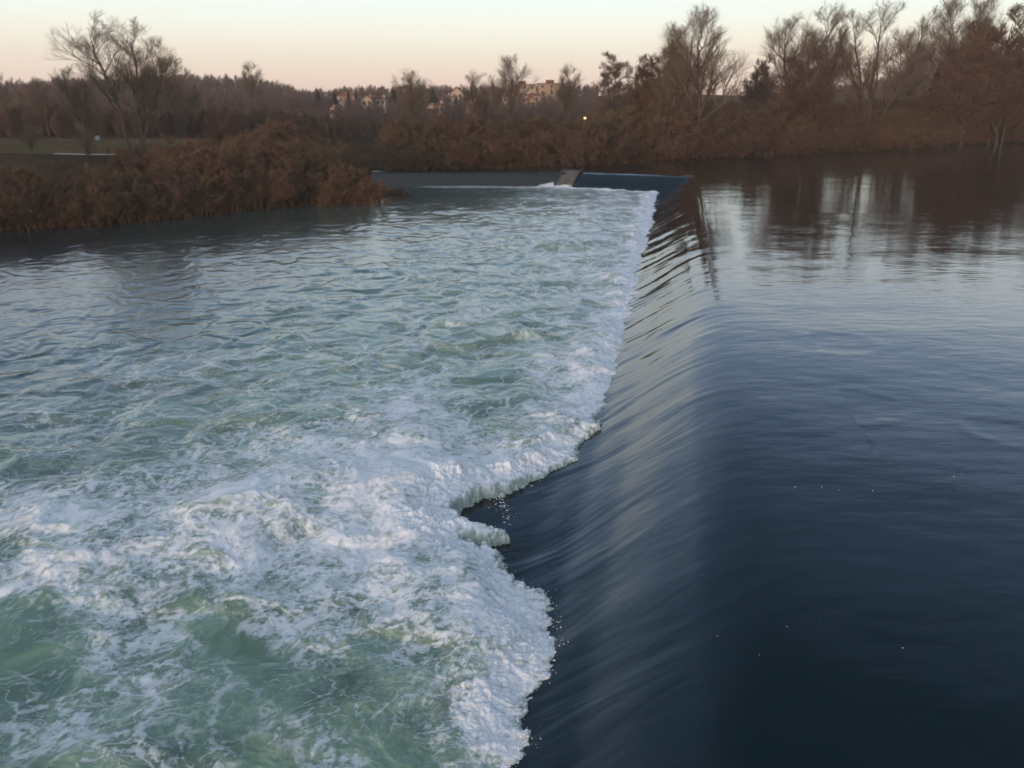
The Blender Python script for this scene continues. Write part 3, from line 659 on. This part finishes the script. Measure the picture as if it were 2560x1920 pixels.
# bushes and thicket: rows following the banks
rr_ = random.Random(4)
def bank_pts(pl, step, off):
    pl = np.array(pl, float); out = []
    seg = np.hypot(*np.diff(pl, axis=0).T); cum = np.concatenate([[0], np.cumsum(seg)]); s = step * .5
    while s < cum[-1]:
        x = np.interp(s, cum, pl[:, 0]); y = np.interp(s, cum, pl[:, 1]); i = min(np.searchsorted(cum, s) - 1, len(seg) - 1)
        t = (pl[i + 1] - pl[i]) / seg[i]; n_ = np.array([-t[1], t[0]]); out.append((x + n_[0] * off, y + n_[1] * off)); s += step * rr_.uniform(.75, 1.25)
    return out
FAR = [(-17, 111.2), (-3.5, 113.6), (9.6, 120.2), (21, 129), (32.7, 135.7), (54, 151), (84, 170.5), (125, 196), (150, 210)]
LEFT = [(-62, 57), (-43, 68), (-37, 71.6), (-30.8, 76.8), (-24.4, 85), (-18.4, 89.1)]
nb = [0]
def shrub(x, y, H, W=None, key=None, group=None, label=None, sink=.2):
    key = key or rr_.choice(['bush1', 'bush2', 'bush3', 'bush4']); nb[0] += 1
    place('willow_shrub', key, x, y, H, W, label, 'shrub', group, rr_.uniform(0, 6.28), sink, parts=('stems', 'twigs'))
def topz(x, y, dymap):
    """height a row may reach so it keeps under the skyline of the thicket"""
    pxd = (x / y * 804 / math.cos(PITCH) + 512) / .46293
    ty = np.interp(pxd, dymap[0], dymap[1]); return at_y(pxd, ty, y)[2]
MF = ([700, 1000, 1250, 1300, 1500, 1700, 2000, 2300], [268, 262, 250, 225, 205, 215, 200, 165])
G1 = 'bare brown willow shrubs along the far bank'
for off, step, hmin, hmax in ((1.2, 3.9, 2.6, 4.4), (5, 4.6, 4, 6.5), (11, 5.4, 6, 99)):
    for x, y in bank_pts(FAR, step, off):
        zt = topz(x, y, MF) - rr_.uniform(0, 1.6) - (0 if hmax > 50 else 1); z0 = tz(x, y)
        H = min(max(zt - z0, hmin), hmax * rr_.uniform(.8, 1.1)); shrub(x + rr_.uniform(-.8, .8), y + rr_.uniform(-.8, .8), H, H * rr_.uniform(1, 1.3) + 1.6, None, G1, 'bare brown willow shrub in the dense thicket along the far bank')
G2 = 'bare brown willow shrubs along the left bank'
ML = ([-400, 0, 200, 340, 420, 560, 700, 800], [340, 342, 350, 338, 316, 285, 300, 330])
for off, step, hmin, hmax in ((1.0, 3.0, 2.4, 4.2), (4.5, 3.6, 2.6, 6), (9, 4.2, 2.6, 6.5), (14, 5, 2.4, 6.5)):
    for x, y in bank_pts(LEFT, step, off):
        if sdist(np.array([x]), np.array([y]))[0] < .6: continue
        zt = topz(x, y, ML) - rr_.uniform(0, 1.0) - (.9 if hmax < 5 else 0); z0 = tz(x, y)
        H = min(max(zt - z0, hmin), hmax); shrub(x, y, H, H * rr_.uniform(1, 1.3) + 1, None, G2, 'bare brown willow shrub in the thicket along the left bank')
# spit between the basin and the side arm
for x, y, H in ((-17.5, 93, 6.2), (-20, 97, 6), (-18, 101, 6), (-20, 105, 6), (-23, 101, 7), (-24, 94, 6.5), (-23, 108, 6), (-27, 104, 7), (-27, 98, 7.5), (-30, 110, 7.5), (-32, 100, 7), (-34, 93, 6), (-37, 105, 7), (-24, 113, 7), (-30, 118, 7), (-18.5, 89.5, 3), (-38, 96, 5.5), (-42, 100, 6)):
    shrub(x - 3.6, y, H * .80, H * 1.1, None, G2, 'bare brown willow shrub in the thicket along the left bank')
shrub(-17.3, 88.0, 6.6, 6.6, 'bush3', G2, 'round brown willow shrub standing out at the tip of the left bank', .3)
shrub(-13.4, 95.5, 2.2, 3.2, 'bush4', G2, 'small reddish shrub leaning over the water right of the round one at the tip', .3)
# trees behind the meadow, reddish
G3 = 'reddish bare trees behind the meadow'
MM = ([-400, 0, 300, 600, 700], [215, 215, 225, 225, 250])
for k in range(56):
    D = rr_.uniform(176, 225); dx = -200 + k * 17 + rr_.uniform(-10, 10); x = at_y(dx, 300, D)[0]
    zt = topz(x, D, MM) - rr_.uniform(0, 3); H = max(zt - tz(x, D), 4)
    place('small_bare_tree', 'red', x, D, H, H * .95, 'reddish bare tree in the belt of trees behind the meadow', 'tree', G3, rr_.uniform(0, 6))
for dx, D, t_, w_, lb in ((178, 112, 262, 70, 'slim young tree in front of the meadow, left of the two-stemmed tree'), (300, 126, 235, 90, 'short bare tree behind the right foot of the two-stemmed tree'), (480, 125, 230, 120, 'bushy bare tree at the right end of the meadow'), (60, 118, 270, 90, 'short bare tree at the left end of the meadow')):
    tree('oval2' if w_ < 100 else 'red', dx, D, t_, w_, lb, 'small_bare_tree', LB, dx)
print('shrubs', nb[0])
# dead reeds at the water's edge
rg = np.random.default_rng(8); pts = np.array(bank_pts(FAR[:7], .3, .3) + bank_pts(LEFT, .3, .3)); n = len(pts)
pts = np.repeat(pts, 4, axis=0) + rg.normal(size=(4 * n, 2)) * .5; z0 = terrain(pts[:, 0], pts[:, 1])
d = rg.normal(size=(len(pts), 3)) * .25; d[:, 2] = .5 + rg.random(len(pts)) * .7
B0 = np.column_stack([pts, np.maximum(z0, -1.9)]); P = np.stack([B0, B0 + d * .6, B0 + d * np.array([1.4, 1.4, 1])], 1)
v, q = tubes(P, np.tile([.03, .025, .008], (len(P), 1)), 3)
prop(link('reeds', mesh_np('reeds', v, q), M['reed']), 'dry brown reeds and grass at the water edge', 'reeds', kind='stuff')

# far wood on the ridge and hills: one mass of small bare trees
def wood(pos, name, label, mat, nt_=70, seed=1, hr=(5, 9), Hs=None, tr=.10):
    rg = np.random.default_rng(seed); n = len(pos)
    H = rg.uniform(*hr, n) if Hs is None else Hs; z0 = terrain(pos[:, 0], pos[:, 1]) - .3
    base = np.column_stack([pos, z0]); par = np.repeat(np.arange(n), nt_)
    u = rg.random(n * nt_); a = rg.random(n * nt_) * 6.283; sh = np.sin(np.clip(u, 0, 1) * 2.6 + .35) * .34
    st = base[par] + np.stack([np.zeros(n * nt_)] * 2 + [u * H[par] * .75], -1)
    rr = sh * H[par] * rg.random(n * nt_) ** .5
    en = base[par] + np.stack([np.cos(a) * rr, np.sin(a) * rr, H[par] * (u * .72 + .18 + .12 * rg.random(n * nt_))], -1)
    mid = (st + en) / 2 + rg.normal(size=st.shape) * .2
    P = np.stack([st * .3 + mid * .7, mid, en], 1)
    v, q = tubes(P, np.outer(H[par] / 8, [tr, tr * .85, tr * .3]), 3)
    prop(link(name, mesh_np(name, v, q), mat), label, 'wood', kind='stuff')
rg = np.random.default_rng(12)
def scat(n, p0, p1, r0, r1):
    pd = rg.uniform(p0, p1, n); r = np.sqrt(rg.uniform(r0 ** 2, r1 ** 2, n)); az = (pd * .46293 - 512) / 804 * math.cos(PITCH); return np.stack([az * r, r], -1)
wood(np.concatenate([scat(1500, -300, 640, 260, 560)]), 'ridge_wood', 'brown wood covering the ridge on the left skyline', M['wood_mass'], 70, 1, (6, 10))
wood(np.concatenate([scat(1300, 640, 1290, 240, 540), scat(500, 1290, 2500, 260, 540)]), 'town_wood', 'bare trees filling the gaps between the houses of the town', M['wood_mass'], 70, 2, (4, 7.5))
def rowpts(pl, offs, step):
    return np.array([p for o_ in offs for p in bank_pts(pl, step, o_)])
def wood_h(pos, name, label, mat, hmap, n_, seed, lo=3):
    rg = np.random.default_rng(seed); zt = np.array([topz(x, y, hmap) for x, y in pos]); z0 = terrain(pos[:, 0], pos[:, 1])
    wood(pos, name, label, mat, n_, seed, None, np.clip(zt - z0 - rg.random(len(pos)) * 1.8, lo, 14), .045)
wood_h(rowpts(FAR, (17, 22, 28, 35, 43, 52), 2.6), 'thicket', 'brown thicket massed behind the shrubs of the far bank', M['twig_bush'], MF, 420, 5)
wood_h(rowpts(LEFT, (19, 24, 30, 37, 45), 2.2), 'thicket', 'brown thicket massed behind the shrubs of the left bank', M['twig_bush'], ML, 300, 6, 1.5)
bl = np.stack([np.concatenate([np.linspace(-125, -20, 60)] * 5), np.repeat([176, 185, 195, 206, 220], 60)], -1) + np.random.default_rng(3).normal(size=(300, 2)) * 2
wood_h(bl, 'thicket', 'reddish thicket behind the meadow', M['twig_red'], MM, 420, 7)
lt = np.stack([-62 - rg.random(420) * 40, rg.uniform(-35, 52, 420)], -1); lt = lt[sdist(lt[:, 0], lt[:, 1]) > 2]
lt[:, 0] = np.minimum(lt[:, 0], -62)
ltt = lt[sdist(lt[:, 0], lt[:, 1]) > 2]
if len(ltt) < 150:
    y_ = rg.uniform(-35, 50, 300); xe = np.interp(y_, [-60, 10, 45, 57], [-140, -120, -85, -62]); ltt = np.stack([xe - 4 - rg.random(300) * 25, y_], -1)
wood(ltt, 'riverside_wood', 'tall bare trees on the left bank, mirrored in the sliding water', M['wood_mass'], 150, 9, (17, 23), None, .12)
wood(scat(900, 1700, 2250, 720, 900), 'hill_wood', 'dark wood on the distant round hill', M['wood_mass'], 50, 3, (8, 12))

# ------------------------------------------------------------------ houses of the town
def hit(dx, dy):
    d = ray(dx, dy); Yv = np.linspace(230, 640, 900); t = Yv / d[1]; z = CAMZ + d[2] * t; x = d[0] * t
    h_ = terrain(x, Yv); k = np.where(z < h_)[0]
    i = k[0] if len(k) else int(np.argmin(np.abs(z - h_ - 2) + (Yv < 420) * 50))
    return x[i], Yv[i], h_[i]
def house(dx, dy, wd, storeys, kind, label, rz=0, lit=False):  # lit puts the emissive glint on one top-floor pane
    x, y, z = hit(dx, dy); W = .68 * wd * .46293 / 804 * y * math.cos(PITCH); D = min(W, 10) * .9; H = storeys * 2.8
    o = empty('apartment_block' if kind == 'flat' else 'house', (x, y, z - .5), rz); prop(o, label, 'apartment block' if kind == 'flat' else 'house', 'houses of the town on the hillside')
    g = Geo(); g.box(-W / 2, W / 2, -D / 2, D / 2, -2, H)
    if kind == 'gable':
        g.poly([(-W / 2, -D / 2, H), (W / 2, -D / 2, H), (0, -D / 2, H + W * .38), (-W / 2, D / 2, H), (W / 2, D / 2, H), (0, D / 2, H + W * .38)], [(0, 1, 2), (3, 5, 4)])
    g.build('wall', M['wall'], o)
    g = Geo()
    if kind == 'gable':
        e_ = .5; s_ = .76; t_ = .2
        for s in (-1, 1):
            g.poly([(0, -D / 2 - e_, H + W * .38 + .05), (s * (W / 2 + e_), -D / 2 - e_, H - e_ * s_ + .05), (s * (W / 2 + e_), D / 2 + e_, H - e_ * s_ + .05), (0, D / 2 + e_, H + W * .38 + .05),
                    (0, -D / 2 - e_, H + W * .38 + .05 + t_), (s * (W / 2 + e_), -D / 2 - e_, H - e_ * s_ + .05 + t_), (s * (W / 2 + e_), D / 2 + e_, H - e_ * s_ + .05 + t_), (0, D / 2 + e_, H + W * .38 + .05 + t_)],
                   [(0, 1, 2, 3), (4, 7, 6, 5), (0, 4, 5, 1), (1, 5, 6, 2), (2, 6, 7, 3)])
    elif kind == 'hip':
        e_ = .6; rh = D * .3
        g.poly([(-W / 2 - e_, -D / 2 - e_, H + .01), (W / 2 + e_, -D / 2 - e_, H + .01), (W / 2 + e_, D / 2 + e_, H + .01), (-W / 2 - e_, D / 2 + e_, H + .01), (-W / 2 + D / 2, 0, H + rh), (W / 2 - D / 2, 0, H + rh)],
               [(0, 1, 5, 4), (1, 2, 5), (2, 3, 4, 5), (3, 0, 4), (3, 2, 1, 0)])
    else:
        g.box(-W / 2 - .3, W / 2 + .3, -D / 2 - .3, D / 2 + .3, H + .01, H + .35); g.box(-W * .2, W * .1, -D * .2, D * .2, H + .36, H + 1.8)
    rf = g.build('roof', M['roof'], o)
    if kind != 'flat': g = Geo(); g.box(W * .2, W * .2 + .6, -.3, .3, H + .2, H + W * .38 + .4 if kind == 'gable' else H + D * .3 + .7); g.build('chimney', M['wall'], rf)
    n = max(2, int(W / 3.2))
    for s in range(storeys):
        for i in range(n):
            cx = -W / 2 + W * (i + .5) / n; g = Geo(); g.box(cx - .55, cx + .55, -D / 2 - .06, -D / 2 + .04, s * 2.8 + 1.0, s * 2.8 + 2.3); g.build('window', M['emit_glint'] if lit and i == 0 and s == storeys - 1 else M['glass_dark'], o)
hs = [(757, 236, 62, 2, 'hip', 'wide cream house with hipped roof below the slim conifers'), (795, 246, 34, 2, 'gable', 'orange-lit gabled house below and right of the wide cream house'), (826, 244, 30, 2, 'hip', 'small cream house right of the orange-lit gabled one'),
      (720, 270, 14, 2, 'gable', 'tiny orange gable low on the hillside at the left of the town'), (648, 268, 14, 1, 'gable', 'lone tiny house low on the wooded slope, leftmost of the town'),
      (880, 214, 40, 2, 'hip', 'house with a bright glinting window among the conifers'), (903, 222, 22, 1, 'gable', 'small house under the clumpy bare tree'), (930, 266, 20, 2, 'gable', 'orange gable low in the thicket below the clumpy bare tree'),
      (948, 262, 34, 2, 'hip', 'pale house right beside the low orange gable'), (992, 226, 40, 2, 'gable', 'white house with red gable roof between two conifers'), (1052, 240, 26, 2, 'gable', 'orange-lit house right of the dense tall conifer'),
      (1130, 222, 70, 3, 'flat', 'left one of two long flat-roofed apartment blocks on the crest'), (1190, 220, 84, 3, 'flat', 'right one of two long flat-roofed apartment blocks on the crest'),
      (1145, 248, 34, 2, 'gable', 'orange-lit gabled house below the left apartment block'), (1150, 234, 40, 2, 'hip', 'house with orange roof between the gabled house and the apartment blocks'), (1085, 236, 30, 2, 'hip', 'cream house below the round-crowned bare tree'),
      (965, 238, 30, 2, 'hip', 'red-roofed house below the wide bushy conifer'), (1020, 256, 30, 2, 'gable', 'dim house among trees below the dense tall conifer'), (1435, 190, 16, 4, 'flat', 'narrow orange-lit tower block seen through the tall bank trees'), (1665, 198, 30, 2, 'gable', 'orange-lit house in the gap right of the tallest tree')]
for i, h_ in enumerate(hs): house(*h_, rz=rr_.uniform(-.35, .35), lit=(i == 5))
# street lamp seen in front of the thicket
x, y, z = at_y(1262, 255, 132); z0 = tz(x, y)
o = empty('street_lamp', (x, y, z0)); prop(o, 'lit street lamp glowing orange among the brown shrubs of the far bank', 'street lamp')
hh = z - z0
v, q = tubes(np.array([[[0, 0, 0], [0, 0, hh * .9], [0, -.2, hh + .15], [0, -1.0, hh + .25]]]), np.array([[.09, .06, .05, .04]]), 8); link('pole', mesh_np('pole', v, q), M['metal'], o)
g = Geo(); g.box(-.14, .14, -1.6, -1.0, hh + .14, hh + .32); hd = g.build('lamp_head', M['metal'], o)
g = Geo(); g.box(-.16, .16, -1.55, -1.05, hh - .12, hh + .135); g.build('lamp_glass', M['lamp'], hd)

# ------------------------------------------------------------------ evening air
g = Geo(); g.box(-1750, 1750, -250, 1750, -12, 95)
m = bpy.data.materials.new('haze_air'); m.use_nodes = True; nt_ = m.node_tree
for n in list(nt_.nodes):
    if n.type == 'BSDF_PRINCIPLED': nt_.nodes.remove(n)
pv = nt_.nodes.new('ShaderNodeVolumePrincipled'); pv.inputs['Density'].default_value = .00024; pv.inputs['Color'].default_value = (.95, .90, .84, 1); pv.inputs['Anisotropy'].default_value = 0
nt_.links.new(pv.outputs[0], nt_.nodes['Material Output'].inputs['Volume'])
hz = g.build('haze', m); prop(hz, 'thin evening haze over the river valley', kind='stuff')
S.cycles.volume_bounces = 0

x = (92 - 512) / 804 * math.cos(PITCH) * 163; z0 = tz(x, 163)
o = empty('utility_cabinet', (x, 163, z0)); prop(o, 'small pale blue cabinet standing at the far edge of the meadow', 'cabinet')
g = Geo(); g.box(-.35, .35, -.3, .3, -.2, .75); g.build('body', simple('pale_blue', (.2, .26, .32), (.26, .32, .38), 2), o)
g = Geo(); g.box(-.42, .42, -.36, .36, .752, .83); g.build('lid', M['metal'], o)
